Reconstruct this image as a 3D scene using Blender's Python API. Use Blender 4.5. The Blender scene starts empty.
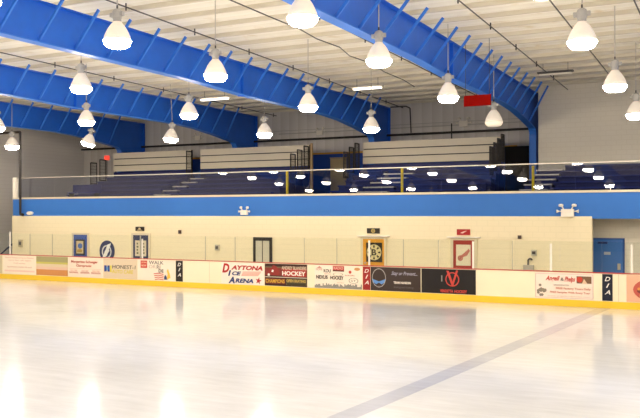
import bpy, math, random
from mathutils import Vector, Matrix
random.seed(7)
S = bpy.context.scene
COL = S.collection

# ---------------------------------------------------------------- camera
cam = bpy.data.cameras.new('camera'); co = bpy.data.objects.new('camera', cam); COL.objects.link(co)
cam.sensor_width = 36; cam.lens = 46.17; cam.clip_end = 300; cam.clip_start = 0.05
F = Vector((-0.4537774, 0.89111451, 0.001)); R = Vector((0.89110958, 0.45377826, -0.003)); U = R.cross(F)
mw = Matrix(((R.x, U.x, -F.x, 0), (R.y, U.y, -F.y, 0), (R.z, U.z, -F.z, 3.0), (0, 0, 0, 1)))
co.matrix_world = mw
S.camera = co
# ---------------------------------------------------------------- world, exposure
w = bpy.data.worlds.new('world'); S.world = w; w.use_nodes = True
w.node_tree.nodes['Background'].inputs[0].default_value = (0.9, 0.9, 1, 1)
w.node_tree.nodes['Background'].inputs[1].default_value = 0.05
S.view_settings.view_transform = 'Standard'; S.view_settings.look = 'None'
S.view_settings.exposure = 0.0; S.view_settings.gamma = 1.0; S.view_settings.use_curve_mapping = False
LENS_L = 84.0
S.cycles.use_denoising = True
S.cycles.max_bounces = 10; S.cycles.diffuse_bounces = 5; S.cycles.transparent_max_bounces = 16

# ---------------------------------------------------------------- materials
def lin(h):
    h = h.lstrip('#'); v = [int(h[i:i+2], 16)/255 for i in (0, 2, 4)]
    return tuple(((c/12.92) if c <= .04045 else ((c+.055)/1.055)**2.4) for c in v) + (1,)
MATS = {}
def mat(name, h, rough=.55, metal=0, var=.06, scale=3.0, emis=None, estr=0, bump=0, spec=.4):
    if name in MATS: return MATS[name]
    m = bpy.data.materials.new(name); m.use_nodes = True; nt = m.node_tree; b = nt.nodes['Principled BSDF']
    c = lin(h)
    tc = nt.nodes.new('ShaderNodeTexCoord'); n = nt.nodes.new('ShaderNodeTexNoise'); n.inputs['Scale'].default_value = scale
    n.inputs['Detail'].default_value = 4
    nt.links.new(tc.outputs['Object'], n.inputs['Vector'])
    mx = nt.nodes.new('ShaderNodeMix'); mx.data_type = 'RGBA'
    nt.links.new(n.outputs['Fac'], mx.inputs[0])
    mx.inputs[6].default_value = tuple(x*(1-var) for x in c[:3])+(1,)
    mx.inputs[7].default_value = tuple(min(1, x*(1+var)) for x in c[:3])+(1,)
    nt.links.new(mx.outputs[2], b.inputs['Base Color'])
    b.inputs['Roughness'].default_value = rough; b.inputs['Metallic'].default_value = metal
    b.inputs['Specular IOR Level'].default_value = spec
    if emis:
        b.inputs['Emission Color'].default_value = lin(emis); b.inputs['Emission Strength'].default_value = estr
    if bump:
        bp = nt.nodes.new('ShaderNodeBump'); bp.inputs['Strength'].default_value = bump; bp.inputs['Distance'].default_value = .02
        nt.links.new(n.outputs['Fac'], bp.inputs['Height']); nt.links.new(bp.outputs[0], b.inputs['Normal'])
    MATS[name] = m
    return m

def ice_mat():
    m = bpy.data.materials.new('ice'); m.use_nodes = True; nt = m.node_tree; b = nt.nodes['Principled BSDF']; L = nt.links.new
    tc = nt.nodes.new('ShaderNodeTexCoord')
    n1 = nt.nodes.new('ShaderNodeTexNoise'); n1.inputs['Scale'].default_value = .35; n1.inputs['Detail'].default_value = 6
    L(tc.outputs['Object'], n1.inputs['Vector'])
    # long skate scratches: stretched noise in two directions
    def scr(ang, sx, sy):
        mp = nt.nodes.new('ShaderNodeMapping'); mp.inputs['Rotation'].default_value = (0, 0, ang); mp.inputs['Scale'].default_value = (sx, sy, 1)
        L(tc.outputs['Object'], mp.inputs['Vector'])
        n = nt.nodes.new('ShaderNodeTexNoise'); n.inputs['Scale'].default_value = 1; n.inputs['Detail'].default_value = 5; n.inputs['Roughness'].default_value = .65
        L(mp.outputs[0], n.inputs['Vector']); return n
    s1 = scr(.5, .8, 9); s2 = scr(-.35, 9, .7); s3 = scr(.15, 1.0, 5)
    cr = nt.nodes.new('ShaderNodeValToRGB'); cr.color_ramp.elements[0].position = .3; cr.color_ramp.elements[0].color = (.54, .56, .60, 1)
    cr.color_ramp.elements[1].position = .62; cr.color_ramp.elements[1].color = (.76, .78, .83, 1)
    mth = nt.nodes.new('ShaderNodeMath'); mth.operation = 'ADD'; L(n1.outputs['Fac'], mth.inputs[0]); L(s3.outputs['Fac'], mth.inputs[1])
    mt2 = nt.nodes.new('ShaderNodeMath'); mt2.operation = 'MULTIPLY'; mt2.inputs[1].default_value = .5; L(mth.outputs[0], mt2.inputs[0])
    L(mt2.outputs[0], cr.inputs[0]); L(cr.outputs[0], b.inputs['Base Color'])
    mr = nt.nodes.new('ShaderNodeMapRange'); mr.inputs[1].default_value = .3; mr.inputs[2].default_value = .7; mr.inputs[3].default_value = .28; mr.inputs[4].default_value = .42
    L(n1.outputs['Fac'], mr.inputs[0]); L(mr.outputs[0], b.inputs['Roughness'])
    ad = nt.nodes.new('ShaderNodeMath'); ad.operation = 'ADD'; L(s1.outputs['Fac'], ad.inputs[0]); L(s2.outputs['Fac'], ad.inputs[1])
    bp = nt.nodes.new('ShaderNodeBump'); bp.inputs['Strength'].default_value = .10; bp.inputs['Distance'].default_value = .012
    L(ad.outputs[0], bp.inputs['Height']); L(bp.outputs[0], b.inputs['Normal'])
    b.inputs['IOR'].default_value = 1.45; b.inputs['Specular IOR Level'].default_value = .5
    b.inputs['Coat Weight'].default_value = .9; b.inputs['Coat Roughness'].default_value = .10; b.inputs['Coat IOR'].default_value = 1.4
    L(bp.outputs[0], b.inputs['Coat Normal'])
    return m

def glass_mat(name, tint, refl=1.0, ior=1.5):
    m = bpy.data.materials.new(name); m.use_nodes = True; nt = m.node_tree; nt.nodes.clear(); L = nt.links.new
    o = nt.nodes.new('ShaderNodeOutputMaterial'); t = nt.nodes.new('ShaderNodeBsdfTransparent'); t.inputs[0].default_value = tint
    g = nt.nodes.new('ShaderNodeBsdfGlossy'); g.inputs['Roughness'].default_value = .015; g.inputs[0].default_value = (refl, refl, refl, 1)
    f = nt.nodes.new('ShaderNodeFresnel'); f.inputs[0].default_value = ior
    ge = nt.nodes.new('ShaderNodeNewGeometry'); mr = nt.nodes.new('ShaderNodeMapRange'); mr.inputs[3].default_value = ior; mr.inputs[4].default_value = 1/ior
    L(ge.outputs['Backfacing'], mr.inputs[0]); L(mr.outputs[0], f.inputs[0])
    mx = nt.nodes.new('ShaderNodeMixShader'); L(f.outputs[0], mx.inputs[0]); L(t.outputs[0], mx.inputs[1]); L(g.outputs[0], mx.inputs[2]); L(mx.outputs[0], o.inputs[0])
    MATS[name] = m; return m

def striped(name, h1, h2, axis, scale, rough=.7, bump=.3, stain=None, brick=False):
    """cream / grey sheet with seams; axis picks the direction across which the seams repeat"""
    m = bpy.data.materials.new(name); m.use_nodes = True; nt = m.node_tree; b = nt.nodes['Principled BSDF']; L = nt.links.new
    tc = nt.nodes.new('ShaderNodeTexCoord')
    if brick:
        mp = nt.nodes.new('ShaderNodeMapping'); mp.inputs['Rotation'].default_value = (math.pi/2, 0, 0); L(tc.outputs['Object'], mp.inputs['Vector'])
        w_ = nt.nodes.new('ShaderNodeTexBrick'); w_.inputs['Scale'].default_value = scale; w_.inputs['Color1'].default_value = (1, 1, 1, 1); w_.inputs['Color2'].default_value = (.93, .93, .93, 1)
        w_.inputs['Mortar'].default_value = (.3, .3, .3, 1); w_.inputs['Mortar Size'].default_value = .015; w_.inputs['Brick Width'].default_value = .4; w_.inputs['Row Height'].default_value = .2
        L(mp.outputs[0], w_.inputs['Vector']); fac = w_.outputs['Color']
    else:
        w_ = nt.nodes.new('ShaderNodeTexWave'); w_.wave_type = 'BANDS'; w_.bands_direction = axis; w_.inputs['Scale'].default_value = scale
        w_.wave_profile = 'SAW'; w_.inputs['Distortion'].default_value = .15
        L(tc.outputs['Object'], w_.inputs['Vector']); fac = w_.outputs['Fac']
    n = nt.nodes.new('ShaderNodeTexNoise'); n.inputs['Scale'].default_value = 1.3; n.inputs['Detail'].default_value = 6; L(tc.outputs['Object'], n.inputs['Vector'])
    mx = nt.nodes.new('ShaderNodeMix'); mx.data_type = 'RGBA'
    mx.inputs[6].default_value = lin(h2); mx.inputs[7].default_value = lin(h1); L(fac, mx.inputs[0])
    out = mx.outputs[2]
    if stain:
        rp = nt.nodes.new('ShaderNodeValToRGB'); rp.color_ramp.elements[0].position = .60; rp.color_ramp.elements[1].position = .78; L(n.outputs['Fac'], rp.inputs[0])
        m2 = nt.nodes.new('ShaderNodeMix'); m2.data_type = 'RGBA'; L(rp.outputs[0], m2.inputs[0]); L(out, m2.inputs[6]); m2.inputs[7].default_value = lin(stain); out = m2.outputs[2]
    L(out, b.inputs['Base Color']); b.inputs['Roughness'].default_value = rough; b.inputs['Specular IOR Level'].default_value = .25
    bp = nt.nodes.new('ShaderNodeBump'); bp.inputs['Strength'].default_value = bump; bp.inputs['Distance'].default_value = .03; L(fac, bp.inputs['Height']); L(bp.outputs[0], b.inputs['Normal'])
    MATS[name] = m; return m

ICE = ice_mat()
CEIL = striped('ceiling insulation', '#faf5e8', '#f1ebdb', 'Y', .81, .7, .5, stain='#dccba6')
PURL = mat('purlin cream', '#dbd3bf', .6, var=.08, scale=1)
BACK = striped('grey wall sheet', '#dcd8d4', '#cfcac4', 'X', .6, .6, .05)
ENDW = striped('grey block wall', '#e0dcd6', '#d8d3cc', 'X', 1, .8, .15, brick=True)
BLOCK = striped('light block wall', '#f0eadb', '#e9e2d2', 'X', 1, .8, .12, brick=True)
CREAMW = striped('cream lower wall', '#f1e5c4', '#eadfbd', 'X', 1, .7, .1, brick=True)
BLUEBAND = mat('blue fascia paint', '#2f70c4', .5, var=.05, scale=2)
BLUEWALL = mat('blue wall paint', '#1c4fae', .6, var=.06)
BEAM = mat('blue beam paint', '#1c66d6', .45, var=.12, scale=2.5)
BEAMF = mat('blue flange paint', '#3478dc', .45, var=.12, scale=2.5)
CREAM = mat('board cream plastic', '#f3e6c6', .35, var=.02)
YELLOW = mat('kick plate yellow', '#f2ca3a', .35, var=.05)
RED = mat('cap rail red', '#c04a42', .5)
WHITE = mat('white sign', '#f4ece2', .4, var=.02)
WPAINT = mat('white paint', '#ece6da', .5)
ALU = mat('aluminium', '#c9c4ba', .35, .6)
CAPA = mat('cap cream aluminium', '#d8cdb6', .35, .2)
BLACK = mat('black sign', '#17120f', .4, var=.02)
DARK = mat('dark steel', '#241f1e', .5)
DARKG = mat('dark grey steel', '#4a4644', .5)
GREY = mat('grey cast housing', '#b4b2ae', .5, .3)
BROWN = mat('dark brown sign', '#3a2c24', .45, var=.04)
NAVY = mat('navy', '#18254f', .5)
MNAVY = mat('bleacher navy', '#101d60', .5, var=.15)
MBLUE = mat('bleacher blue', '#172c80', .45, var=.1)
FENCEB = mat('bleacher board cream', '#e2d8c2', .5, var=.03)
CONC = mat('concrete floor', '#8b877f', .7)
GLASS = glass_mat('boards glass', (.975, .99, .97, 1), 1.0, 1.35)
RGLASS = glass_mat('railing glass', (.76, .78, .83, 1), 1.0, 1.5)
SHADE = mat('prismatic shade', '#efe6dc', .35, emis='#fff1d8', estr=.22, var=.04, scale=8)
LENS = mat('lit lens', '#ffffff', .3, emis='#fff0da', estr=LENS_L, var=0)
LENSD = mat('dim lens', '#efe2c6', .3, emis='#fff1d8', estr=.5, var=.05)
TUBE = mat('fluorescent tube', '#ffffff', .3, emis='#fff4dc', estr=4, var=0)
def pc(h, rough=.45): return mat('paint '+h, h, rough, var=.02)

# ---------------------------------------------------------------- mesh helpers
class MB:
    def __init__(s): s.v = []; s.f = []
    def add(s, vs, fs):
        o = len(s.v); s.v += [tuple(v) for v in vs]; s.f += [tuple(i+o for i in f) for f in fs]; return s
    def box(s, x0, x1, y0, y1, z0, z1):
        if x0 > x1: x0, x1 = x1, x0
        if y0 > y1: y0, y1 = y1, y0
        if z0 > z1: z0, z1 = z1, z0
        vs = [(x, y, z) for x in (x0, x1) for y in (y0, y1) for z in (z0, z1)]
        return s.add(vs, [(0,1,3,2), (4,6,7,5), (0,4,5,1), (2,3,7,6), (0,2,6,4), (1,5,7,3)])
    def tube(s, p, q, r, n=8, r2=None):
        p = Vector(p); q = Vector(q); d = (q-p).normalized(); a = d.orthogonal().normalized(); b = d.cross(a); r2 = r if r2 is None else r2
        vs = []
        for (c, rr) in ((p, r), (q, r2)):
            for i in range(n):
                t = 2*math.pi*(i+.5)/n; vs.append(c + a*math.cos(t)*rr + b*math.sin(t)*rr)
        fs = [(i, (i+1) % n, n+(i+1) % n, n+i) for i in range(n)] + [tuple(range(n))[::-1], tuple(range(n, 2*n))]
        return s.add(vs, fs)
    def path(s, pts, r, n=8):
        for a, b in zip(pts, pts[1:]): s.tube(a, b, r, n)
        return s
    def bar(s, p, q, wx, wy):
        """rectangular bar from p to q, lying in an x-z plane"""
        p = Vector(p); q = Vector(q); d = (q-p).normalized(); y = Vector((0, 1, 0)); x = d.cross(y).normalized()
        vs = [c + x*a*wx/2 + y*b*wy/2 for c in (p, q) for a, b in ((-1, -1), (1, -1), (1, 1), (-1, 1))]
        return s.add(vs, [(0,1,2,3)[::-1], (4,5,6,7), (0,1,5,4), (1,2,6,5), (2,3,7,6), (3,0,4,7)])
    def lathe(s, prof, n=28, c=(0, 0, 0), cap=True):
        vs = []; 
        for r, z in prof:
            for i in range(n):
                t = 2*math.pi*i/n; vs.append((c[0]+r*math.cos(t), c[1]+r*math.sin(t), c[2]+z))
        fs = []
        for k in range(len(prof)-1):
            for i in range(n): fs.append((k*n+i, k*n+(i+1) % n, (k+1)*n+(i+1) % n, (k+1)*n+i))
        if cap:
            fs.append(tuple(range(n))[::-1]); m = (len(prof)-1)*n; fs.append(tuple(range(m, m+n)))
        return s.add(vs, fs)
    def poly(s, pts, y0, y1):
        """polygon in the x-z plane, from y0 (front) to y1"""
        n = len(pts)
        vs = [(x, y0, z) for x, z in pts] + [(x, y1, z) for x, z in pts]
        return s.add(vs, [tuple(range(n)), tuple(range(n, 2*n))[::-1]] + [(i, n+i, n+(i+1) % n, (i+1) % n) for i in range(n)])
    def polyx(s, pts, x0, x1):
        """polygon in the y-z plane extruded along x, built as a strip: pts = (bottom list, top list)"""
        bo, to = pts; n = len(bo)
        vs = [(x, y, z) for x in (x0, x1) for L_ in (bo, to) for y, z in L_]
        fs = []
        I = lambda side, row, i: side*2*n + row*n + i
        for i in range(n-1):
            fs += [(I(0,0,i), I(0,0,i+1), I(0,1,i+1), I(0,1,i)), (I(1,0,i), I(1,1,i), I(1,1,i+1), I(1,0,i+1)),
                   (I(0,0,i), I(1,0,i), I(1,0,i+1), I(0,0,i+1)), (I(0,1,i), I(0,1,i+1), I(1,1,i+1), I(1,1,i))]
        fs += [(I(0,0,0), I(0,1,0), I(1,1,0), I(1,0,0)), (I(0,0,n-1), I(1,0,n-1), I(1,1,n-1), I(0,1,n-1))]
        return s.add(vs, fs)
    def ring(s, cx, cz, ro, ri, y0, y1, n=32, sx=1, sz=1):
        vs = []
        for y in (y0, y1):
            for r in (ro, ri):
                for i in range(n):
                    t = 2*math.pi*i/n; vs.append((cx+r*sx*math.cos(t), y, cz+r*sz*math.sin(t)))
        fs = []
        for i in range(n):
            j = (i+1) % n
            fs += [(i, j, n+j, n+i), (2*n+i, 3*n+i, 3*n+j, 2*n+j), (i, 2*n+i, 2*n+j, j), (n+i, n+j, 3*n+j, 3*n+i)]
        return s.add(vs, fs)
    def disc(s, cx, cz, r, y0, y1, n=32, sx=1, sz=1):
        return s.poly([(cx+r*sx*math.cos(2*math.pi*i/n), cz+r*sz*math.sin(2*math.pi*i/n)) for i in range(n)], y0, y1)
    def build(s, name, m, parent=None, smooth=False):
        me = bpy.data.meshes.new(name); me.from_pydata(s.v, [], s.f); me.materials.append(m)
        import bmesh
        b = bmesh.new(); b.from_mesh(me); bmesh.ops.recalc_face_normals(b, faces=b.faces); b.to_mesh(me); b.free()
        if smooth:
            for p in me.polygons: p.use_smooth = len(p.vertices) == 4
        o = bpy.data.objects.new(name, me); COL.objects.link(o)
        if parent: o.parent = parent
        return o
def B(*a): return MB().box(*a)
def tag(o, label, cat, group=None, kind=None):
    if label: o['label'] = label
    if cat: o['category'] = cat
    if group: o['group'] = group
    if kind: o['kind'] = kind
    return o
def thing(name, label, cat, loc=(0, 0, 0), group=None):
    o = bpy.data.objects.new(name, None); COL.objects.link(o); o.location = loc; o.empty_display_size = .2
    return tag(o, label, cat, group)
def struct(o, label=None):
    o['kind'] = 'structure'
    if label: o['label'] = label
    return o
def copy_tree(o, parent=None):
    c = o.copy(); COL.objects.link(c); c.parent = parent
    for ch in o.children: copy_tree(ch, c)
    return c
def text(body, x0, x1, z0, z1, m, parent, y=-.012, shear=0, bold=0, th=.004, name='lettering'):
    """flat letters stretched to fill x0..x1, z0..z1, facing -y"""
    cu = bpy.data.curves.new(name, 'FONT'); cu.body = body; cu.shear = shear; cu.offset = bold; cu.size = 1; cu.extrude = .001; cu.resolution_u = 3
    o = bpy.data.objects.new(name, cu); COL.objects.link(o)
    dg = bpy.context.evaluated_depsgraph_get(); dg.update()
    me = bpy.data.meshes.new_from_object(o.evaluated_get(dg)); bpy.data.objects.remove(o)
    xs = [v.co.x for v in me.vertices]; ys = [v.co.y for v in me.vertices]
    ax, bx, ay, by = min(xs), max(xs), min(ys), max(ys)
    for v in me.vertices:
        z = v.co.z
        v.co = Vector((x0+(v.co.x-ax)/(bx-ax)*(x1-x0), y-(th if z > 0 else 0), z0+(v.co.y-ay)/(by-ay)*(z1-z0)))
    me.materials.clear(); me.materials.append(m)
    n = bpy.data.objects.new(name, me); COL.objects.link(n); n.parent = parent
    return n

# ================================================================ STRUCTURE
XL, XR, YB, YN = -35.08, 15.0, 37.6, -9.0
def ceil_z(y): return 8.20 + .013*(YB-y)
def top_z(y): return 7.97 + .007*(37.5-y)
struct(B(XL, XR, 0.0, 26.0, -.10, 0.0).build('floor', ICE), 'white ice sheet of the rink')
struct(B(XL, XR, YN, -.001, -.12, -.02).build('floor', CONC), 'grey floor behind the near side of the rink')
struct(B(XL, XR, 26.0, YB, -.12, -.02).build('floor', CONC), 'grey walkway floor behind the boards')
ln = MB(); ln.add([(-5.30, 10.6, .0008), (-4.92, 10.6, .0008), (-3.42, 25.99, .0008), (-3.80, 25.99, .0008),
    (-5.30, 10.6, .0022), (-4.92, 10.6, .0022), (-3.42, 25.99, .0022), (-3.80, 25.99, .0022)], [(3,2,1,0), (4,5,6,7), (0,1,5,4), (1,2,6,5), (2,3,7,6), (3,0,4,7)])
LINE = ice_mat(); LINE.name = 'line under ice'
for e, c in zip(LINE.node_tree.nodes['Color Ramp'].color_ramp.elements, ((.36, .39, .50, 1), (.52, .55, .66, 1))): e.color = c
lo = tag(ln.build('ice_line', LINE), 'faint bluish grey line running across the white ice', 'ice line')
# ceiling sheet
cb = MB(); z1, z2 = ceil_z(YN), ceil_z(YB)
cb.add([(XL, YN, z1), (XR, YN, z1), (XR, YB, z2), (XL, YB, z2), (XL, YN, z1+.1), (XR, YN, z1+.1), (XR, YB, z2+.1), (XL, YB, z2+.1)],
       [(0,3,2,1), (4,5,6,7), (0,1,5,4), (1,2,6,5), (2,3,7,6), (3,0,4,7)])
struct(cb.build('ceiling', CEIL), 'cream ribbed roof insulation')
struct(B(XL, -7.53, YB, YB+.2, -.1, 9.2).build('wall_back', BACK), 'grey sheet metal wall at the top of the stands')
struct(B(XL-.2, XL, YN, YB, -.1, 9.2).build('wall_left', ENDW), 'grey end wall')
struct(B(-7.53, XR, 35.2, 35.4, 3.45, 8.6).build('wall_right', BLOCK), 'light block wall above the right of the gallery')
struct(B(XR, XR+.2, YN, YB, -.1, 9.2).build('wall_far_right', ENDW))
struct(B(XL, XR, YN-.2, YN, -.1, 9.2).build('wall_near', mat('dark near wall', '#2e3038', .7)))
struct(B(-7.53, XR, 35.14, 35.2, 3.45, 4.55).build('trim_1', BLUEWALL), 'blue painted base of the right wall')
struct(B(-31.0, -9.0, YB-.05, YB, 3.45, 5.84).build('trim_2', BLUEWALL), 'blue painted lower part of the gallery wall')
struct(B(-31.0, -9.0, YB-.07, YB, 5.84, 5.93).build('trim_3', mat('yellow stripe', '#e0a83a', .5)), 'yellow stripe on the gallery wall')
# lower wall and gallery slab
struct(B(-31.64, -4.41, 28.95, 29.2, -.02, 2.75).build('wall_front', CREAMW), 'cream wall under the blue fascia')
struct(B(-4.3, XR, 30.2, 30.4, -.02, 2.67).build('wall_recess', BLOCK), 'pale wall set back under the gallery')
struct(B(-5.2, -4.3, 30.2, 30.4, -.02, 2.67).build('wall_recess_side', BLOCK))
struct(B(-31.6, XR, 29.08, YB, 2.67, 3.45).build('floor_gallery', CONC), 'gallery slab')
struct(B(-31.64, XR, 29.0, 29.08, 2.67, 3.56).build('trim_4', BLUEBAND), 'blue fascia of the gallery')
struct(B(-31.64, XR, 28.98, 29.14, 3.56, 3.64).build('trim_5', CAPA), 'cream metal curb along the top of the blue fascia')
struct(B(-31.55, -31.45, 28.955, 28.99, 2.75, 2.75+.01).build('trim_6', CREAM))

# purlins
py = 19.8 - 1.235*23
pur = None; k = 0
while py < 37.4:
    if pur is None:
        pm = MB(); pm.box(XL+.02, XR-.02, -.02, .02, -.11, 0).box(XL+.02, XR-.02, .02, .07, -.11, -.10)
        pur = pm.build('roof_purlin', PURL); o = pur
        tag(pur, 'cream roof purlin running the length of the hall under the ceiling', 'purlin', 'roof purlins')
    else:
        o = pur.copy(); COL.objects.link(o)
    o.location = (0, py, ceil_z(py)-.004)
    py += 1.235; k += 1

# ================================================================ ROOF FRAMES
botprof = [(-8.9, 7.2), (5, 7.2), (16, 7.13), (21, 7.10), (24.2, 7.0), (28, 6.99), (30.5, 6.97), (32, 6.89), (33.6, 6.72), (34.6, 6.58), (35.25, 6.49), (35.40, 6.38), (35.48, 6.2)]
def frame(X, label, braces=True):
    t = thing('roof_beam', label, 'roof beam', (X, 0, 0), None)
    bo = botprof; to = [(y, top_z(y)) for y, z in bo[:-3]] + [(36.0, top_z(36)), (36.8, top_z(36.8)), (37.45, top_z(37.45))]
    web = MB().polyx((bo, to), -.012, .012)
    web.polyx(([(35.48, 3.45), (36.2, 3.45), (37.45, 3.45)], [(35.48, 6.2), (36.2, 6.85), (37.45, 7.97)]), -.012, .012)
    web.build('web', BEAM, t)
    f = MB()
    for (a, b) in zip(bo, bo[1:]):
        f.add([(x, y, z-dz) for dz in (0, .03) for (y, z) in (a, b) for x in (-.15, .15)], [(0,1,3,2), (4,6,7,5), (0,4,5,1), (2,3,7,6), (0,2,6,4), (1,5,7,3)])
    f.box(-.15, .15, 35.44, 35.48, 3.45, 6.2)
    f.build('bottom_flange', BEAMF, t)
    f = MB()
    a, b = (-8.9, top_z(-8.9)), (37.45, top_z(37.45))
    f.add([(x, y, z+dz) for dz in (0, .02) for (y, z) in (a, b) for x in (-.15, .15)], [(0,1,3,2), (4,6,7,5), (0,4,5,1), (2,3,7,6), (0,2,6,4), (1,5,7,3)])
    f.box(-.15, .15, 37.45, 37.48, 3.45, 7.98)
    f.build('top_flange', BEAM, t)
    def zb(y):
        for (a, b) in zip(bo, bo[1:]):
            if a[0] <= y <= b[0]: return a[1]+(b[1]-a[1])*(y-a[0])/(b[0]-a[0])
        return 6.5
    s = MB()
    for y in (9.0, 24.1):
        s.box(-.12, .12, y-.03, y+.03, zb(y)-.06, top_z(y))
    s.build('splice_plate', BEAM, t)
    if braces:
        y = 19.8 - 1.235*11
        while y < 34.7:
            MB().bar((.02, y, zb(y)+.06), (.82, y, 8.12), .07, .05).build('flange_brace', BEAMF, t)
            y += 1.235
    return t
frame(-30.51, 'deep blue steel roof beam farthest away, close to the grey end wall')
frame(-22.95, 'blue steel roof beam second farthest away, its foot behind the gap between the two left stands')
frame(-15.33, 'blue steel roof beam in the middle of the hall, coming down left of the longest stand')
frame(-7.82, 'large blue steel roof beam nearest the camera, ending against the light block wall')
frame(-0.25, 'blue steel roof beam outside the right edge of the picture')

# ================================================================ HIGH BAY LAMPS
def lamp_proto(lit=True):
    t = thing('high_bay_lamp', '', 'lamp')
    MB().lathe([(.20, .145), (.325, .15), (.325, .135), (.235, 0.0)][::-1] if False else [(.205, 0), (.255, .035), (.305, .125), (.300, .15)], 32).build('lens', LENS if lit else LENSD, t, True)
    MB().lathe([(.300, .152), (.28, .24), (.245, .32), (.20, .41), (.15, .485), (.105, .535), (.09, .56)], 32).build('shade', SHADE, t, True)
    b = MB(); b.lathe([(.085, .56), (.09, .575), (.09, .62), (.105, .64), (.105, .78), (.08, .82), (.05, .84)], 16)
    b.box(-.17, -.10, -.05, .05, .67, .76).box(.10, .17, -.04, .04, .68, .77)
    b.build('ballast_housing', GREY, t)
    MB().tube((0, 0, .84), (0, 0, .92), .02, 8).build('hook', DARKG, t)
    return t
LP = lamp_proto(True); LD = lamp_proto(False)
rowY = {1: (27.9, 5.83), 2: (22.9, 6.08), 3: (17.75, 6.32), 4: (13.97, 6.53), 5: (10.4, 6.6), 6: (6.6, 6.6), 7: (1.9, 6.6), 8: (-2.5, 6.5)}
labels = {
 (1,0): 'small hanging lamp by the far left end of the gallery, beside the dark pipe',
 (1,1): 'small tilted hanging lamp, lowest of the pair seen against the farthest blue beam',
 (1,2): 'small hanging lamp above the leftmost stand',
 (1,3): 'small hanging lamp above the second stand from the left',
 (1,4): 'small hanging lamp just left of the longest stand, under the middle beam end',
 (1,5): 'dim unlit looking hanging lamp beside the red panel',
 (1,6): 'hanging lamp cut by the right edge of the picture, lowest on the light block wall',
 (2,1): 'hanging lamp cut by the left edge of the picture, near the farthest blue beam',
 (2,2): 'hanging lamp directly above the tilted lamp on the left',
 (2,3): 'hanging lamp on the lower edge of the second farthest blue beam',
 (2,4): 'hanging lamp in front of the middle blue beam, at its thin lower end',
 (2,5): 'hanging lamp in front of the nearest blue beam, left of the red panel',
 (2,6): 'hanging lamp high on the light block wall at right',
 (3,3): 'hanging lamp in front of the second farthest blue beam near the left edge',
 (3,4): 'hanging lamp in front of the middle blue beam, between the two lines of smaller lamps',
 (3,5): 'large hanging lamp in front of the nearest blue beam, at the middle of the picture',
 (3,6): 'large hanging lamp at upper right, in front of the cream ceiling',
 (4,4): 'large hanging lamp at upper left in front of the middle blue beam',
 (4,5): 'largest hanging lamp cut by the top edge of the picture, beside the nearest beam',
}
for r, (Y, Z) in rowY.items():
    for k in range(0, 9):
        if r == 8 and k < 2: continue
        X = -30.43 + 4.59*k + (.8 if k == 0 and r > 1 else 0); 
        dim = (r, k) == (1, 5)
        t = copy_tree(LD if dim else LP); t.location = (X, Y, Z+.03) if (r, k) != (1, 0) else (-30.08, 27.52, 5.85)
        if (r, k) in labels: t['label'] = labels[(r, k)]
        else:
            t['label'] = 'white high bay lamp hanging over the near ice, outside the picture'; t['group'] = 'lamps beyond the frame'
        if (r, k) == (1, 1): t.rotation_euler = (.0, math.radians(17), .3)
        if (r, k) == (1, 2): t.rotation_euler = (.0, math.radians(5), .3)
        cz = ceil_z(Y) - Z - .025
        MB().tube((0, 0, .90), (0, 0, cz-.02), .014, 6).build('cable', ALU, t) if (r, k) not in ((1,1), (1,2)) else \
            MB().tube((0, 0, .90), (-math.sin(math.radians(17 if k == 1 else 5))*(cz-.02), 0, cz-.05), .014, 6).build('cable', ALU, t)
for p in (LP, LD):
    for ch in list(p.children): bpy.data.objects.remove(ch)
    bpy.data.objects.remove(p)

# ================================================================ CEILING SERVICES
def pipe(label, X0, Y0, X1, Y1, drop=.26, r=.019, m=DARKG, name='sprinkler_pipe', heads=True):
    t = thing(name, label, 'pipe', ((X0+X1)/2, (Y0+Y1)/2, 0))
    cx, cy = t.location.x, t.location.y
    MB().tube((X0-cx, Y0-cy, ceil_z(Y0)-drop), (X1-cx, Y1-cy, ceil_z(Y1)-drop), r).build('pipe', m, t)
    if heads:
        y = Y0+1.2
        while y < Y1:
            f = (y-Y0)/(Y1-Y0); x = X0+(X1-X0)*f
            MB().tube((x-cx, y-cy, ceil_z(y)-drop-.09), (x-cx, y-cy, ceil_z(y)-drop+.1), .02, 6).build('sprinkler_head', DARK, t)
            y += 3.1
pipe('thin dark sprinkler pipe on the ceiling between the two farthest bays at left', -21.4, 8, -21.6, 37.4)
pipe('thin dark sprinkler pipe on the ceiling above the middle of the second stand', -13.7, 6, -14.5, 37.4)
pipe('thin dark sprinkler pipe on the ceiling just left of the nearest blue beam', -9.8, 6, -10.2, 37.4)
pipe('thin dark sprinkler pipe on the ceiling right of the nearest blue beam', -6.0, 6, -6.3, 35.1)
pipe('thin dark conduit on the ceiling behind the large upper right lamp', -3.97, 8, -4.3, 34.6, heads=False, name='conduit')
pipe('thin dark conduit on the ceiling at the upper right corner', -2.24, 8, -2.3, 34.6, heads=False, name='conduit')
cpts = []
for i, (x, y) in enumerate([(-11.2, 12), (-11.22, 16.4), (-11.3, 19.2), (-11.15, 20.6), (-11.4, 22.2), (-11.2, 23.4), (-11.6, 25), (-11.35, 26.6), (-11.7, 28.2), (-11.6, 30), (-11.9, 32)]):
    cpts.append((x, y, ceil_z(y)-.2-.05*(i % 2)))
tag(MB().path(cpts, .018, 6).build('loose_cable', DARKG), 'loose wavy dark cable strung along the cream ceiling', 'cable')
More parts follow.
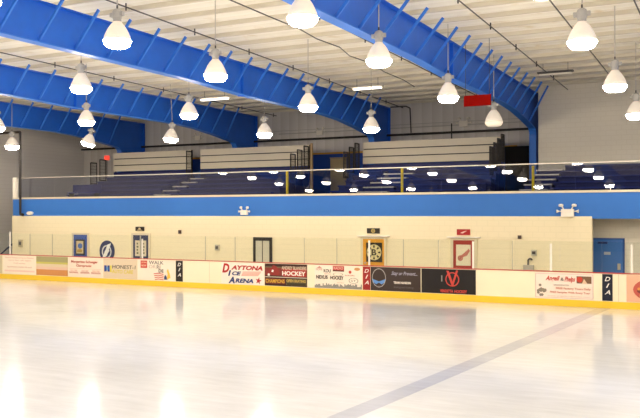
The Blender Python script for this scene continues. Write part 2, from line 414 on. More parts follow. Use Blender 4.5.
def fluor(x0, x1, y, lit, label):
    t = thing('fluorescent_fixture', label, 'light fixture', ((x0+x1)/2, y, 7.78)); h = (x1-x0)/2
    MB().box(-h, h, -.09, .09, .06, .12).poly([], 0, 0) if False else B(-h, h, -.11, .11, .07, .12).build('housing', WPAINT if lit else DARKG, t)
    for s in (-1, 1):
        MB().tube((-h+.06, s*.06, .03), (h-.06, s*.06, .03), .028, 8).build('tube', TUBE if lit else WPAINT, t)
    for s in (-1, 1):
        MB().tube((s*h*.7, 0, .12), (s*h*.7, 0, ceil_z(y)-7.78-.01), .008, 5).build('hanger', DARKG, t)
fluor(-21.0, -19.5, 29.7, True, 'lit fluorescent fixture hanging between the two beams left of centre')
fluor(-13.75, -12.45, 29.9, True, 'lit fluorescent fixture hanging at the lower left of the nearest blue beam')
fluor(-6.39, -5.15, 29.8, False, 'unlit dark fluorescent fixture hanging above the light block wall')
t = thing('red_panel', 'plain red rectangular panel hanging beside the nearest blue beam', 'panel', (-7.22, 25, 6.22))
B(-.43, .43, -.02, .02, 0, .34).build('board', mat('panel red', '#7c0e0a', .9, var=.02, spec=0.0), t)
for s in (-1, 1): MB().tube((s*.38, 0, .34), (s*.38, 0, ceil_z(25)-6.23), .008, 5).build('hanger', DARKG, t)

# pipes on the back wall
tag(MB().path([(XL+.05, YB-.25, 6.64), (-7.9, YB-.25, 6.64)], .055).build('wall_pipe', DARK), 'thick black pipe running along the grey back wall above the stands', 'pipe')
tag(MB().path([(-21.5, YB-.12, 6.98), (-7.9, YB-.12, 6.98)], .02).build('wall_conduit', GREY), 'thin grey conduit just above the thick black wall pipe', 'conduit')
tag(MB().path([(-22.0, YB-.12, 7.14), (-7.9, YB-.12, 7.14)], .012).build('wall_conduit', GREY), 'thinnest grey conduit, upper one above the thick black wall pipe', 'conduit')
tag(MB().path([(-12.0, YB-.35, 6.64), (-12.0, YB-.35, 6.2)], .03).path([(-12.0, YB-.35, 6.64), (-12.0, YB-.35, 7.05)], .03).build('pipe_drop', DARK), 'short black pipe drop hanging from the wall pipe above the longest stand', 'pipe')
tag(MB().path([(-15.12, YB-.3, 8.0), (-14.3, YB-.3, 8.0), (-14.1, YB-.3, 7.9), (-14.05, YB-.3, 6.7)], .03).build('pipe_bend', DARKG), 'bent dark pipe coming down the back wall right of the middle beam', 'pipe')
tag(MB().path([(-34.9, 28.75, 6.80), (-30.88, 28.75, 6.80), (-30.88, 28.75, 2.85)], .06).path([(-30.88, 28.75, 2.85), (-30.70, 28.75, 2.80)], .07).build('drain_pipe', DARK), 'black right angled pipe coming down in front of the left end of the blue fascia', 'pipe')

# emergency lights
def emerg(loc, label, s=1.0):
    t = thing('emergency_light', label, 'emergency light', loc)
    B(-.19*s, .19*s, -.12, 0, -.02, .22*s).build('battery_box', WPAINT, t)
    for q in (-1, 1):
        m = MB(); m.tube((q*.12*s, -.06, .22*s), (q*.17*s, -.06, .30*s), .02, 6).lathe([(.02, 0), (.07*s, .01), (.08*s, .07), (.04*s, .10)], 14, (q*.20*s, -.06, .29*s))
        m.build('lamp_head', WPAINT, t)
        n = MB(); n.tube((q*.19*s, -.06, .15*s), (q*.27*s, -.06, .15*s), .018, 6).tube((q*.27*s, -.06, .15*s), (q*.33*s, -.06, .15*s), .03, 8, .06*s); n.build('lamp_head', WPAINT, t)
emerg((-18.27, 29.0, 2.82), 'small white twin head emergency light on the blue fascia, left of centre', .8)
emerg((-5.2, 28.95, 2.76), 'white twin head emergency light on the blue fascia at right, above the wall end', 1.1)
emerg((-11.5, YB-.02, 6.92), 'twin head emergency light on the grey back wall above the longest stand', 1.1)
emerg((-26.7, YB-.02, 6.92), 'twin head emergency light on the grey back wall above the leftmost stand', .9)
emerg((-19.1, YB-.02, 6.86), 'twin head emergency light on the grey back wall above the second stand', .9)
t = thing('wall_light', 'small white oval light on the left end of the blue fascia', 'wall light', (-30.45, 29.0, 2.88))
m = MB(); m.disc(0, 0, .14, -.10, -.0, 20, 1.3, .6); m.build('cover', WPAINT, t)

# ================================================================ GALLERY RAILING
tilt = math.tan(math.radians(2.35))
gp = None; x = -31.35; i = 0
while x < 3:
    if gp is None:
        m = MB(); vs = []
        for z in (0, .93):
            for (dx, dy) in ((0, 0), (2.38, 0), (2.38, .012), (0, .012)): vs.append((dx, dy + z*tilt, z))
        m.add(vs, [(0,3,2,1), (4,5,6,7), (0,1,5,4), (1,2,6,5), (2,3,7,6), (3,0,4,7)])
        gp = m.build('railing_glass', RGLASS); o = gp
        tag(gp, 'clear glass pane of the railing above the blue fascia', 'glass pane', 'railing glass panes along the gallery')
    else: o = gp.copy(); COL.objects.link(o)
    o.location = (x, 29.05, 3.64); x += 2.40
t = thing('gallery_railing', 'thin metal top rail along the glass railing of the gallery', 'railing', (-31.4, 29.05, 3.64))
B(0, 34.4, -.015, .045, .93, .965).build('top_rail', ALU, t)
tag(B(-31.62, -31.42, 28.97, 29.13, 3.64, 4.62).build('end_post', WPAINT), 'white post at the left end of the glass railing', 'post')
for x, z, l in ((-16.43, 4.58, 'yellow post behind the railing glass, right of the second stand\'s middle'), (-11.41, 4.58, 'yellow post behind the railing glass in front of the longest stand'), (-6.46, 4.53, 'yellow post behind the railing glass, in front of the right stairs')):
    tag(B(x-.04, x+.04, 29.28, 29.36, 3.45, z).build('yellow_post', mat('bright yellow', '#ffdc1c', .4)), l, 'post')

# ================================================================ BLEACHERS
def rail_panel(parent, x, y, z0, z1, ly=.46):
    f = MB()
    for yy in (y, y+ly): f.tube((x, yy, z0), (x, yy, z1), .028, 6)
    for zz in (z1, z0+.05): f.tube((x, y, zz), (x, y+ly, zz), .028, 6)
    n = 6
    for q in range(1, n): f.tube((x, y+ly*q/n, z0), (x, y+ly*q/n, z1), .010, 4)
    for q in range(1, 7): f.tube((x, y, z0+(z1-z0)*q/7), (x, y+ly, z0+(z1-z0)*q/7), .007, 4)
    f.build('end_rail', DARK, parent)
def stand(label, x0, x1, segs, fence, rails=(), rows=5):
    t = thing('bleacher', label, 'bleacher', (0, 0, 0))
    z0 = 3.46
    for r in range(rows):
        y = 31.0 + .72*r; z = 3.80 + .24*r
        for (a, b) in segs:
            B(a, b, y+.10, y+.70, z0, z-.05).build('riser', MNAVY, t)
            B(a, b, y, y+.30, z-.05, z).build('seat_plank', MBLUE, t)
    if fence:
        a, b = fence
        for q in range(3):
            B(a, b, 34.50, 34.54, 5.10+q*.345, 5.10+q*.345+.30).build('back_board', FENCEB, t)
        B(a+.02, b-.02, 34.56, 34.60, 5.10, 6.10).build('backing', DARK, t)
        n = max(2, int((b-a)/1.8))
        for q in range(n+1):
            xx = a+.03+(b-a-.06)*q/n
            B(xx-.025, xx+.025, 34.62, 34.68, 3.46, 6.10).build('fence_post', DARK, t)
        B(a, b, 34.52, 34.62, 4.62, 5.06).build('skirt', MNAVY, t)
    for (x, hs) in rails:
        for (y, zt) in hs: rail_panel(t, x, y, zt-1.15, zt)
    return t
stand('leftmost stand with cream back boards, nearest the end wall', -30.1, -24.8, [(-30.1, -24.8)], (-30.1, -25.0), [(-30.25, [(32.9, 5.5), (33.6, 5.7)]), (-24.9, [(34.0, 6.0)])])
stand('second stand from the left with cream back boards, ending at a tan post', -23.7, -18.2, [(-23.7, -18.2)], (-24.4, -18.15), [(-18.15, [(32.7, 5.55), (33.35, 5.78), (34.0, 6.0)])])
stand('longest stand with cream back boards, split by metal stairs, behind the middle of the railing', -15.3, -8.85, [(-15.3, -14.15), (-12.65, -8.85)], (-15.35, -8.85), [(-15.5, [(32.75, 5.55), (33.35, 5.8), (33.95, 6.02)]), (-8.8, [(32.2, 5.5), (32.8, 5.7), (33.4, 5.92), (34.0, 6.14)])])
stand('low navy stand in front of the light block wall, right of the right stairs', -6.2, 2, [(-6.2, 2)], None)
tag(B(-18.08, -17.98, 34.5, 34.6, 3.46, 6.16).build('corner_post', mat('tan post', '#c0a070', .5)), 'tall tan post at the right end of the second stand', 'post')
def stairs(x0, x1, label):
    t = thing('stairs', label, 'stairs', ((x0+x1)/2, 31, 3.45)); h = (x1-x0)/2
    for r in range(5):
        B(-h, h, .73*r, .73*r+.32, .30+.215*r-.05, .30+.215*r).build('tread', ALU, t)
        B(-h+.02, h-.02, .73*r+.05, .73*r+.70, 0.01, .30+.215*r-.055).build('riser', MNAVY, t)
stairs(-24.62, -23.78, 'metal edged stairs between the two left stands')
stairs(-14.1, -12.72, 'metal edged stairs cutting through the longest stand')
stairs(-7.35, -6.30, 'metal edged stairs at the left of the light block wall')
tag(B(-9.16, -8.1, 36.0, 36.1, 3.46, 5.77).build('black_partition', mat('black curtain', '#0c0a0c', .8)), 'black partition between the longest stand and the light block wall', 'partition')
t = thing('door_panel', 'tan door in the blue wall between the second and the longest stand', 'door', (-18.05, YB-.06, 3.46))
B(-.44, .44, -.05, 0, 0, 2.14).build('leaf', mat('tan door', '#c8b58c', .5), t)
MB().tube((.34, -.05, 1.0), (.34, -.11, 1.0), .03, 8).build('door_knob', ALU, t)
B(-.48, .48, -.04, -.001, 2.15, 2.2).build('door_frame', mat('tan post', '#c0a070', .5), t)
t = thing('exit_sign', 'small glowing red sign at the left end of the leftmost stand', 'exit sign', (-31.0, 35.0, 5.78))
B(-.15, .15, -.05, .05, 0, .24).build('case', mat('red glow', '#d84a3a', .5, emis='#ff4a38', estr=.9), t)
MB().tube((0, 0, 0), (0, 0, -2.32), .02, 6).build('pole', DARK, t)
t = thing('bench', 'dark blue bench behind the railing glass near the left end', 'bench', (-28.1, 30.1, 3.45))
B(-.9, .9, -.2, .2, .38, .43).build('seat', MBLUE, t); B(-.9, .9, .2, .24, .45, .8).build('backrest', MNAVY, t)
for s in (-.8, .8): B(s-.03, s+.03, -.15, .15, 0, .38).build('leg', DARK, t)
# end rails in front of end wall
t = thing('stair_handrail', 'dark handrail slanting up beyond the left end of the cream wall', 'handrail', (-32.4, 29.6, -.02))
MB().path([(-.9, 0, .75), (.7, 0, 1.75)], .04).build('rail', NAVY, t)
for xx, zz in ((-.8, .8), (.6, 1.68)): MB().tube((xx, 0, 0), (xx, 0, zz), .03, 8).build('post', NAVY, t)
t = thing('wall_box', 'small dark box low on the grey end wall', 'box', (-34.97, 27.3, 1.45))
B(-.1, .1, -.15, .15, -.15, .15).build('case', DARK, t)

# ================================================================ DOORS AND WALL ITEMS (front wall y = 28.95)
def wdoor(x0, x1, ztop, label, leafm, frame_m=None, canopy=False, double=False):
    t = thing('locker_room_door', label, 'door', ((x0+x1)/2, 28.95, -.02)); h = (x1-x0)/2; zt = ztop+.02
    if frame_m:
        m = B(-h-.10, -h, -.05, 0, 0, zt+.08); m.box(h, h+.10, -.05, 0, 0, zt+.08).box(-h, h, -.05, 0, zt, zt+.08); m.build('door_frame', frame_m, t)
    if double:
        B(-h, -.01, -.04, 0, 0.01, zt-.005).build('leaf', leafm, t); B(.01, h, -.04, 0, 0.01, zt-.005).build('leaf', leafm, t)
    else: B(-h, h, -.04, 0, 0.01, zt-.005).build('leaf', leafm, t)
    if canopy: B(-h-.22, h+.22, -.12, 0, zt+.09, zt+.13).build('lintel', WPAINT, t)
    return t
d = wdoor(-27.63, -26.8, 1.88, 'blue door with a framed poster at the left end of the cream wall', pc('#234a9c'), pc('#d8ccb2'))
B(-.27, .27, -.07, -.04, .96, 1.68).build('poster_frame', BLACK, d); B(-.21, .21, -.075, -.07, 1.03, 1.61).build('poster', pc('#c9b990'), d)
MB().disc(.02, 1.38, .14, -.08, -.075, 20, 1, .9).build('poster_print', pc('#3f66b0'), d)
MB().poly([(-.16, 1.08), (.12, 1.08), (.16, 1.2), (0, 1.24), (-.16, 1.2)], -.08, -.075).build('poster_print', pc('#a88a3c'), d)
d = wdoor(-24.1, -23.25, 1.90, 'dark navy double door with two pale posters left of centre', pc('#232c55'), pc('#d8ccb2'), double=True)
for s in (-1, 1):
    B(min(s*.04, s*.31), max(s*.04, s*.31), -.05, -.04, .98, 1.68).build('poster', pc('#d8cdb4'), d)
    for q in range(4): B(s*.17-.05, s*.17+.05-.02*(q % 2), -.055, -.05, .06+1.02+.14*q, .06+1.10+.14*q).build('poster_print', pc('#6a6a50'), d)
B(-.02, .02, -.075, -.04, .02, 1.9).build('astragal', ALU, d)
d = wdoor(-17.81, -16.93, 1.88, 'pale grey double door in a black frame behind the boards', pc('#cbc7b4'), None, double=True)
m = B(-.44, -.33, -.06, 0, 0, 1.90); m.box(.33, .44, -.06, 0, 0, 1.90).box(-.33, .33, -.06, 0, 1.76, 1.90); m.build('door_frame', pc('#1c1612'), d)
B(-.008, .008, -.07, -.04, .02, 1.76).build('meeting_stile', DARKG, d)
d = wdoor(-12.87, -11.99, 1.88, 'gold door with a black square emblem of a spoked letter B', pc('#e2a02c'), pc('#ded3b4'), canopy=True)
B(-.30, .36, -.06, -.04, 1.02, 1.76).build('poster', pc('#2e2618'), d)
m = MB(); m.ring(.03, 1.39, .30, .27, -.066, -.06)
for q in range(8):
    a = q*math.pi/4 + math.pi/8; m.poly([(.03+math.cos(a+e)*rr, 1.39+math.sin(a+e)*rr) for e, rr in ((-.28, .175), (-.22, .28), (.22, .28), (.28, .175))], -.066, -.06)
m.build('emblem_spokes', pc('#dccf9a'), d)
MB().disc(.03, 1.39, .165, -.066, -.06).build('emblem_hub', pc('#dccf9a'), d)
text('B', -.07, .13, 1.27, 1.51, pc('#2e2618'), d, y=-.066, bold=.03)
MB().tube((-.33, -.04, .98), (-.33, -.10, .98), .03, 8).build('door_knob', ALU, d)
d = wdoor(-9.27, -8.48, 1.88, 'red door with a pale poster of a pink winged wheel', pc('#a63428'), pc('#ded3b4'), canopy=True)
B(-.28, .26, -.06, -.04, .98, 1.74).build('poster', pc('#e6dcc0'), d)
m = MB(); m.ring(-.12, 1.25, .10, .06, -.066, -.06, 20)
for q in range(6):
    a = q*math.pi/6; m.poly([(-.12-math.cos(a)*.065, 1.25-math.sin(a)*.065), (-.12-math.cos(a+.25)*.065, 1.25-math.sin(a+.25)*.065), (-.12+math.cos(a)*.065, 1.25+math.sin(a)*.065), (-.12+math.cos(a+.25)*.065, 1.25+math.sin(a+.25)*.065)], -.066, -.06)
for q in range(5):
    m.poly([(-.14+.05*q, 1.32+.012*q), (-.08+.05*q, 1.25+.02*q), (.02+.055*q, 1.34+.045*q), (-.02+.05*q, 1.40+.05*q)], -.067-.0005*q, -.0605)
m.build('emblem', pc('#c07464'), d)
def plaque(x0, x1, z0, z1, label, m1, m2, kind):
    t = thing('door_plaque', label, 'sign', ((x0+x1)/2, 28.95, (z0+z1)/2)); h = (x1-x0)/2; v = (z1-z0)/2
    B(-h, h, -.05, 0, -v, v).build('plate', m1, t)
    if kind == 'tri': MB().poly([(-.08, -.03), (.08, -.03), (.03, .06), (-.03, .06)], -.056, -.05).build('mark', m2, t); B(-.15, .15, -.056, -.05, -.07, -.045).build('mark', m2, t)
    elif kind == 'disc': MB().ring(0, 0, .08, .05, -.056, -.05, 20).build('mark', m2, t); MB().disc(0, 0, .03, -.056, -.05, 14).build('mark', m2, t)
    else: MB().poly([(-.12, -.03), (-.02, -.05), (.13, .05), (.02, .03)], -.056, -.05).build('mark', m2, t)
plaque(-23.96, -23.50, 2.08, 2.27, 'black plaque with a pale mark above the navy double door', BLACK, pc('#c8b890'), 'tri')
plaque(-12.70, -12.18, 2.09, 2.29, 'black plaque with a round mark above the gold door', pc('#2a241c'), pc('#c0a860'), 'disc')
plaque(-9.13, -8.64, 2.07, 2.28, 'red plaque with a pale mark above the red door', pc('#a82020'), pc('#e8c8b8'), 'wing')
t = thing('round_sign', 'round navy sign with a white lightning bolt emblem on the cream wall', 'sign', (-25.63, 28.95, 1.15))
MB().disc(0, 0, .43, -.04, 0, 40, 1, 1.12).build('disc', pc('#18275c'), t)
MB().ring(0, -.03, .28, .225, -.05, -.04, 36, 1, 1.08).build('emblem_ring', pc('#dcdcdc'), t)
MB().poly([(.26, .36), (.06, .30), (-.06, .05), (-.10, .0), (-.15, -.12), (-.28, -.38), (.02, -.2), (.06, -.10), (.16, .02), (.12, .08)][::-1], -.056, -.04).build('lightning_bolt', pc('#f0f0ee'), t)
def small(x, z, w_, h_, m1, label, name='wall_box', cat='box', y=28.95):
    t = thing(name, label, cat, (x, y, z)); B(-w_/2, w_/2, -.07, 0, -h_/2, h_/2).build('case', m1, t)
    B(-w_/3, w_/3, -.078, -.07, -h_/4, h_/4).build('face', DARKG if m1 is not WPAINT else ALU, t)
small(-21.54, 2.06, .12, .16, pc('#5a4030'), 'tiny brown box on the cream wall right of the navy double door')
small(-6.85, 2.02, .12, .12, pc('#5a4030'), 'tiny brown box on the cream wall right of the red door')
small(-31.05, 1.42, .24, .34, pc('#b9ad90'), 'grey beige notice holder at the left end of the cream wall', 'notice_holder', 'notice holder')
small(-19.6, 1.42, .20, .24, pc('#b8b2a2'), 'grey dispenser on the cream wall above the plain board', 'wall_dispenser', 'dispenser')
small(-6.35, 1.48, .18, .20, pc('#c4c0b0'), 'pale grey dispenser on the cream wall near its right end', 'wall_dispenser', 'dispenser')
t = thing('drinking_fountain', 'small dark metal spout just above the boards at right', 'fountain', (-6.55, 28.9, 1.05))
MB().path([(0, 0, 0), (0, 0, .18), (.07, 0, .23), (.14, 0, .18)], .03, 8).build('spout', DARKG, t); B(-.15, .2, -.1, .05, -1.07, 0).build('basin', ALU, t)
# blue door at right
t = thing('blue_door', 'blue steel door in the recess at right with a small plate and closer', 'door', (-4.07, 30.2, -.02))
B(-.50, .50, -.05, 0, 0, 1.95).build('leaf', pc('#3c78cc'), t)
m = B(-.56, -.50, -.06, 0, 0, 2.0); m.box(.50, .56, -.06, 0, 0, 2.0).box(-.5, .5, -.06, 0, 1.95, 2.0); m.build('door_frame', pc('#2a57a0'), t)
B(-.32, 0, -.12, -.05, 1.80, 1.87).build('door_closer', pc('#1c3c80'), t); B(-.12, .10, -.06, -.05, 1.42, 1.52).build('plate', pc('#b8c4d4'), t)
B(.33, .43, -.08, -.05, .9, 1.12).build('lock_plate', ALU, t); MB().tube((.38, -.06, 1.0), (.38, -.14, 1.0), .03, 8).build('door_handle', ALU, t)

# ================================================================ DASHER BOARDS
X0, X1 = -35.0, 4.0
t = thing('dasher_boards', 'long cream rink boards with a red cap rail and yellow kick plate', 'rink boards', (0, 26.0, 0))
B(X0, X1, .02, .12, .21, 1.04).build('board_face', CREAM, t)
B(X0, X1, .02, .14, 1.05, 1.075).build('cap_rail', RED, t)
B(X0, X1, .02, .12, -.02, .21).build('kick_plate', YELLOW, t)
for x in (-33, -26.99, -20.6, -18.0, -14.59, -8.75, -3.2, 0): B(x-.01, x+.01, .0188, .0198, .215, 1.035).build('joint_strip', pc('#d9cba8'), t)
gp = None
xs = [-34.8+1.245*i for i in range(31)]
for x in xs:
    if gp is None:
        gp = B(0, 1.235, 0, .015, 0, .93).build('rink_glass', GLASS); o = gp
        tag(gp, 'clear greenish shielding glass pane standing on the rink boards', 'glass pane', 'shielding glass panes on the boards')
    else: o = gp.copy(); COL.objects.link(o)
    o.location = (x, 26.06, 1.077)
gx = [(-28.6, 1.0, 'white glass post on the boards at the far left'), (-21.25, .78, 'white glass post in front of the navy double door'), (-11.36, .86, 'white glass post in front of the gold door'),
      (-7.68, .88, 'white glass post in front of the red door'), (-5.20, .85, 'pale glass post left of the blue door'), (-2.83, .85, 'white glass post right of the blue door')]
for x, h, l in gx:
    tag(B(x-.03, x+.03, 26.035, 26.058, 1.077, 1.077+h).build('glass_post', WPAINT), l, 'post')
gq = None
for x in (-27.4, -26.1, -24.95, -18.2, -16.85, -13.9, -12.6, -10.1, -8.86, -6.4):
    if gq is None:
        gq = B(-.012, .012, 26.04, 26.058, 1.077, 1.99).build('glass_clip', pc('#b4ad94')); o = gq
        tag(gq, 'slim grey joint strip between glass panes on the boards', 'joint strip', 'slim joint strips of the rink glass')
    else: o = gq.copy(); COL.objects.link(o)
    o.location.x = x

# ---------------------------------------------------------------- adverts (face of the boards y = 26.02)
def advert(x0, x1, label, m, z0=.225, z1=1.03, name='advertising_panel'):
    t = thing(name, label, 'advertisement', ((x0+x1)/2, 26.02, 0))
    B(-(x1-x0)/2+.005, (x1-x0)/2-.005, -.008, 0, z0, z1).build('panel', m, t); return t
def rect(t, x0, x1, z0, z1, m, y=-.010, name='printed_area'): return B(x0, x1, y-.002, -.008, z0, z1).build(name, m, t)
def dia(xc, wd, m, label):
    t = advert(xc-wd/2, xc+wd/2, label, m)
    for ch, z in (('D', .82), ('I', .62), ('A', .42)):
        text(ch, -.075 if ch != 'I' else -.04, .085 if ch != 'I' else .06, z, z+.13, WHITE, t, y=-.010, shear=.3, bold=.01)
# left edge sliver
advert(-29.9, -29.05, 'pale green and pink banner cut by the left edge of the picture', pc('#cbbf9a'))
t = advert(-28.98, -27.02, 'white banner with faint pink text lines at the far left of the boards', pc('#f0e2cc'))
pk = pc('#dba891')
for z, a, b, s in ((.90, -.85, .85, 'Physical Therapy and Sports Medicine'), (.79, -.7, .7, 'care for all ages'), (.66, -.35, .35, 'Call today'), (.50, -.75, .75, 'Appointments available this week')):
    text(s, a, b, z, z+.07, pk, t, y=-.010)
rect(t, -.9, .9, .33, .40, pc('#ecc8b4'))
t = advert(-27.0, -25.18, 'photo banner banded green, yellow, white and orange', pc('#ddc9a8'))
rect(t, -.9, .9, .80, 1.03, pc('#a39c6c')); rect(t, -.9, .9, .72, .80, pc('#c6bd60')); rect(t, -.9, .9, .48, .60, pc('#e0bfa6')); rect(t, -.9, .9, .235, .48, pc('#cc8a4e'))
t = advert(-25.16, -23.27, 'white banner with red text about a chiropractor', pc('#f1dcc8'))
rr = pc('#b5503c')
text('Margaritas Schaeger', -.78, .68, .78, .92, rr, t, y=-.010, bold=.025); text('Chiropractic', -.50, .34, .62, .75, rr, t, y=-.010, bold=.025)
rect(t, -.88, .85, .565, .575, pk)
for a, b in ((-.88, -.40), (-.26, .22), (.32, .82)): text('ooo nnn', a+.05, b-.05, .46, .52, pk, t, y=-.010); text('nnnnnnn', a, b, .37, .44, rr, t, y=-.010)
t = advert(-23.25, -21.48, 'beige banner reading HONEST-1 AUTO CARE with a blue and yellow mark', pc('#dcc8aa'))
rect(t, -.83, -.70, .50, .75, pc('#1c3c86')); rect(t, -.66, -.54, .50, .75, pc('#1c3c86')); rect(t, -.72, -.62, .56, .68, pc('#5a86c0'), -.011); rect(t, -.52, -.44, .48, .75, pc('#d8c830'))
text('HONEST-1', -.40, .80, .63, .78, pc('#2c2630'), t, y=-.010, shear=.1, bold=.0); text('AUTO CARE', -.42, .68, .44, .59, pc('#d0be20'), t, y=-.010, shear=.1, bold=.01)
t = advert(-21.46, -19.60, 'white banner reading WALK and RIDE with a flag and a yellow ribbon', pc('#f4e4d0'))
rect(t, -.78, -.45, .70, 1.0, pc('#c24a3c')); text('JOIN', -.74, -.49, .88, .95, pc('#f0d0b0'), t, y=-.012); text('NOW', -.74, -.49, .76, .84, pc('#f0d0b0'), t, y=-.012)
gg = pc('#54504e')
text('WALK', -.36, .36, .86, 1.0, gg, t, y=-.010, bold=.005); text('OR', -.36, -.02, .70, .83, pc('#c0a898'), t, y=-.010); text('RI', .03, .20, .68, .83, gg, t, y=-.010); text('DE', .12, .36, .54, .67, gg, t, y=-.010, bold=.025)
m = MB()
for q in range(4): m.poly([(-.12+.02*q, .50-.075*q), (.10, .53-.075*q), (.36, .49-.07*q), (.36, .455-.07*q), (.10, .495-.075*q), (-.12+.02*q, .465-.075*q)], -.012, -.008)
m.build('flag_stripes', pc('#c85a48'), t)
MB().poly([(.38, .27), (.56, .27), (.50, .40), (.44, .46), (.40, .40)], -.012, -.008).build('flag_canton', pc('#384a78'), t)
MB().poly([(.52, .28), (.70, .34), (.66, .5), (.58, .70), (.52, .62), (.56, .48)], -.0125, -.008).build('ribbon', pc('#ecc040'), t)
dia(-19.41, .34, pc('#1c1814'), 'narrow black board strip reading DIA, leftmost of the three')
t = advert(-17.45, -15.56, 'white banner reading DAYTONA ICE ARENA in red and blue', pc('#f4e6d6'))
rd = pc('#b02a24'); bl = pc('#24386e')
text('D', -.90, -.58, .64, .99, rd, t, y=-.010, shear=.25, bold=.045); text('AYTONA', -.50, .88, .76, .93, rd, t, y=-.010, shear=.25, bold=.045)
text('I', -.64, -.50, .52, .74, bl, t, y=-.010, shear=.25, bold=.045); text('CE', -.46, -.06, .55, .70, bl, t, y=-.010, shear=.25, bold=.045)
text('A', -.62, -.34, .25, .50, bl, t, y=-.010, shear=.25, bold=.045); text('RENA', -.32, .48, .28, .44, bl, t, y=-.010, shear=.25, bold=.045)
m = MB()
for q in range(4): m.poly([(.02-.02*q, .70-.045*q), (.84-.04*q, .72-.045*q), (.80-.04*q, .695-.045*q), (.0-.02*q, .675-.045*q)], -.012, -.008)
m.build('flag_stripes', pc('#d8907c'), t)
MB().poly([(.70+(.14 if q % 2 == 0 else .055)*math.sin(q*math.pi/5+.2), .38+(.14 if q % 2 == 0 else .055)*math.cos(q*math.pi/5+.2)) for q in range(10)], -.012, -.008).build('star', rd, t)
t = advert(-15.54, -13.77, 'two dark red and black banners reading HOCKEY with yellow lettering below', pc('#3a1c16'))
rect(t, -.86, .86, .60, .90, pc('#7c2e24')); rect(t, -.86, .86, .885, .93, pc('#6a5a40'), -.0105)
MB().poly([(-.80, .62), (-.30, .62), (-.24, .70), (-.36, .92), (-.52, .98), (-.62, .84), (-.76, .78)], -.013, -.008).build('printed_figure', pc('#8e2c24'), t)
MB().poly([(-.60, .74), (-.52, .72), (-.50, .80), (-.56, .82)], -.015, -.008).build('printed_figure', WHITE, t)
MB().poly([(-.76, .60), (-.68, .58), (-.66, .66), (-.74, .68)], -.015, -.008).build('printed_figure', WHITE, t)
rect(t, -.12, .86, .58, .86, pc('#a83428'), -.0115)
text('ANDREY BLANDERS', -.16, .86, .83, .96, pc('#d0b8a0'), t, y=-.0135, bold=.025); text('HOCKEY', -.14, .82, .62, .78, WHITE, t, y=-.0135, bold=.03)
rect(t, -.87, .87, .535, .56, pc('#cfc4b0'), -.012)
rect(t, -.86, -.02, .30, .50, pc('#6a241c')); text('CHAMPIONS', -.84, -.04, .33, .47, pc('#d8a838'), t, y=-.0125, bold=.02)
rect(t, .02, .86, .26, .50, pc('#5a5034')); text('OPEN SKATING', .04, .82, .38, .48, pc('#c8a850'), t, y=-.0125, bold=.025); rect(t, .06, .82, .27, .35, pc('#38301c'), -.013)
t = advert(-13.47, -11.62, 'white sponsor banner reading NEXUS HOCKEY with many small logos', pc('#f4e4d0'))
bk = pc('#3c3024')
text('NEXUS', -.86, -.40, .55, .68, bk, t, y=-.010, bold=.04); text('HOCKEY', -.30, .22, .54, .67, bk, t, y=-.010, bold=.04)
text('HOME', -.86, -.62, .85, .92, pc('#c08a78'), t, y=-.010); MB().poly([(-.84, .93), (-.62, .93), (-.73, 1.0)], -.012, -.008).build('logo', pc('#c08a78'), t)
text('KOU', -.56, -.28, .78, .90, bk, t, y=-.010, bold=.03); text('SERVICE', -.54, -.28, .71, .76, pk, t, y=-.010)
rect(t, -.20, .24, .85, 1.02, pc('#b8443a')); rect(t, -.20, .24, .83, .87, bk, -.011); text('RADIO', -.16, .20, .90, .99, pc('#e8c0b0'), t, y=-.0125)
MB().ring(0, .73, .10, .085, -.012, -.008, 28, 2.0, .55).build('logo', pc('#a8a08c'), t)
MB().disc(.47, .82, .055, -.012, -.008, 18).build('logo', pc('#c84a3a'), t); text('BURGERS', .28, .64, .68, .72, pc('#b85a40'), t, y=-.010)
MB().disc(.74, .93, .07, -.012, -.008, 18, 1.6, .8).build('logo', pc('#c89058'), t)
MB().ring(.60, .52, .13, .115, -.012, -.008, 28, 1.4, .75).build('logo', pc('#706858'), t); text('ST', .50, .70, .49, .55, pc('#706858'), t, y=-.010)
text('and more', -.04, .22, .42, .46, pk, t, y=-.010)
m = MB(); random.seed(3)
pts = [(-.92, .23)]; x = -.92; top = []
while x < .90: top.append((x, .30+random.random()*.11)); x += .045
for (a, h) in top: m.box(a, a+.04, -.012, -.008, .23, h)
m.build('printed_crowd', pc('#8a8880'), t)
dia(-11.45, .29, pc('#9c241e'), 'narrow red board strip reading DIA, between the sponsor banner and the alien banner')
t = advert(-11.30, -9.47, 'dark brown banner with an alien head outline wearing blue goggles', pc('#3c2e28'))
MB().ring(-.60, .66, .27, .25, -.012, -.008, 32, .95, 1.2).build('head_outline', pc('#b0aaa4'), t)
MB().poly([(-.84, .62), (-.62, .54), (-.58, .54), (-.36, .62), (-.40, .50), (-.50, .44), (-.60, .50), (-.70, .44), (-.80, .50)], -.0125, -.008).build('goggles', pc('#5f8fce'), t)
MB().ring(-.60, .36, .06, .05, -.013, -.008, 16, 1, .8).build('mouth', pc('#6a5a50'), t)
text('Stay or Prevent...', -.14, .80, .74, .90, pc('#9a96a4'), t, y=-.010, shear=.35, bold=.025)
text('TEAM HANSON', -.06, .56, .48, .56, pc('#f0e4d8'), t, y=-.010, bold=.03); text('skating and training', -.06, .66, .32, .40, pc('#6c6460'), t, y=-.010, shear=.2)
t = advert(-9.45, -7.58, 'black banner with a red circled V emblem and red lettering', pc('#1a1412'))
rv = pc('#c8443a')
MB().ring(.14, .70, .235, .20, -.012, -.008, 36).build('emblem_ring', rv, t)
MB().poly([(-.06, .98), (.02, .98), (.15, .62), (.27, 1.0), (.34, 1.0), (.17, .48), (.12, .48)], -.0128, -.008).build('emblem_v', rv, t)
text('VENDETTA', -.28, .17, .26, .36, rv, t, y=-.010, bold=.04); text('HOCKEY', .21, .64, .26, .36, rv, t, y=-.010, bold=.04)
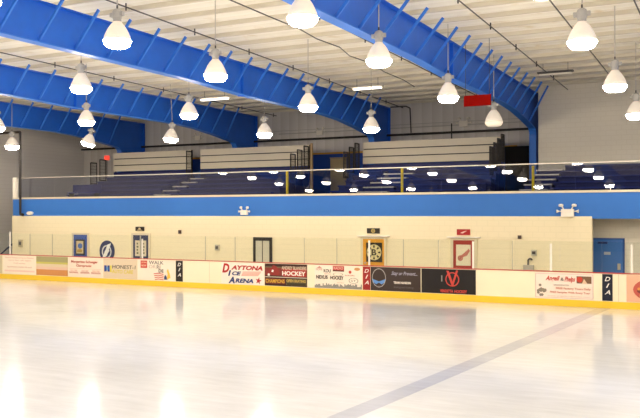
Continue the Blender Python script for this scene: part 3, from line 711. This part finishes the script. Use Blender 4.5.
rect(t, -.24, -.20, .62, .82, pc('#8a8480'), name='pale_scuff')
t = advert(-5.68, -3.92, 'white banner for a chocolate maker with red script and candy pictures', pc('#f3e0d0'))
m = B(-.87, .87, -.0095, -.008, .985, .995); m.box(-.87, .87, -.0095, -.008, .25, .26); m.box(-.87, -.855, -.0095, -.008, .26, .985).box(.855, .87, -.0095, -.008, .26, .985); m.build('border', pc('#c8a8a4'), t)
cr_ = pc('#c43a2c')
text('Angell', -.56, -.12, .74, .93, cr_, t, y=-.010, shear=.4, bold=.025); text('&', -.10, .0, .78, .88, pc('#4c4438'), t, y=-.010); text('Phelps', .02, .34, .72, .92, cr_, t, y=-.010, shear=.4, bold=.025)
text('CHOCOLATE FACTORY', -.30, .16, .63, .67, pc('#6a5c50'), t, y=-.010)
text('FREE Factory Tours Daily', -.24, .80, .50, .58, pc('#c87860'), t, y=-.010, bold=.025); text('FREE Samples With Every Tour', -.42, .78, .38, .46, pc('#c87860'), t, y=-.010, bold=.025)
text('www.angellandphelps.com', -.50, .78, .28, .33, pc('#d8b4a0'), t, y=-.010)
rect(t, .38, .82, .72, .94, pc('#7a5c44')); MB().disc(.47, .84, .09, -.0135, -.008, 18).build('printed_candy', pc('#c0402e'), t); MB().poly([(.54, .72), (.60, .86), (.70, .72)], -.0135, -.008).build('printed_candy', pc('#e0c0a0'), t)
m = MB(); random.seed(5)
for q in range(16):
    a = random.random()*6.28; rr_ = random.random()*.15; m.disc(-.70+rr_*math.cos(a), .48+rr_*1.1*math.sin(a), .045, -.0125-.0003*q, -.008, 8)
m.build('printed_candy', pc('#8a8070'), t)
dia(-3.52, .31, pc('#141a2c'), 'narrow navy board strip reading DIA, rightmost of the three')
t = advert(-2.98, -1.2, 'pink banner with a red and orange sweets picture cut by the right edge', pc('#e8b494'))
m = MB(); m2 = MB(); m3 = MB()
MB().disc(.0, .60, .40, -.011, -.008, 30, 1.75, .92).build('printed_sweets', pc('#c0584a'), t)
for q in range(60):
    a = random.random()*6.28; rr_ = math.sqrt(random.random())*.36; (m, m2, m3)[q % 3].disc(rr_*1.75*math.cos(a), .60+rr_*.92*math.sin(a), .045, -.0125-.00005*q, -.008, 7)
m.build('printed_sweets', pc('#dc9a4a'), t); m2.build('printed_sweets', pc('#7c4038'), t); m3.build('printed_sweets', pc('#d0605a'), t)
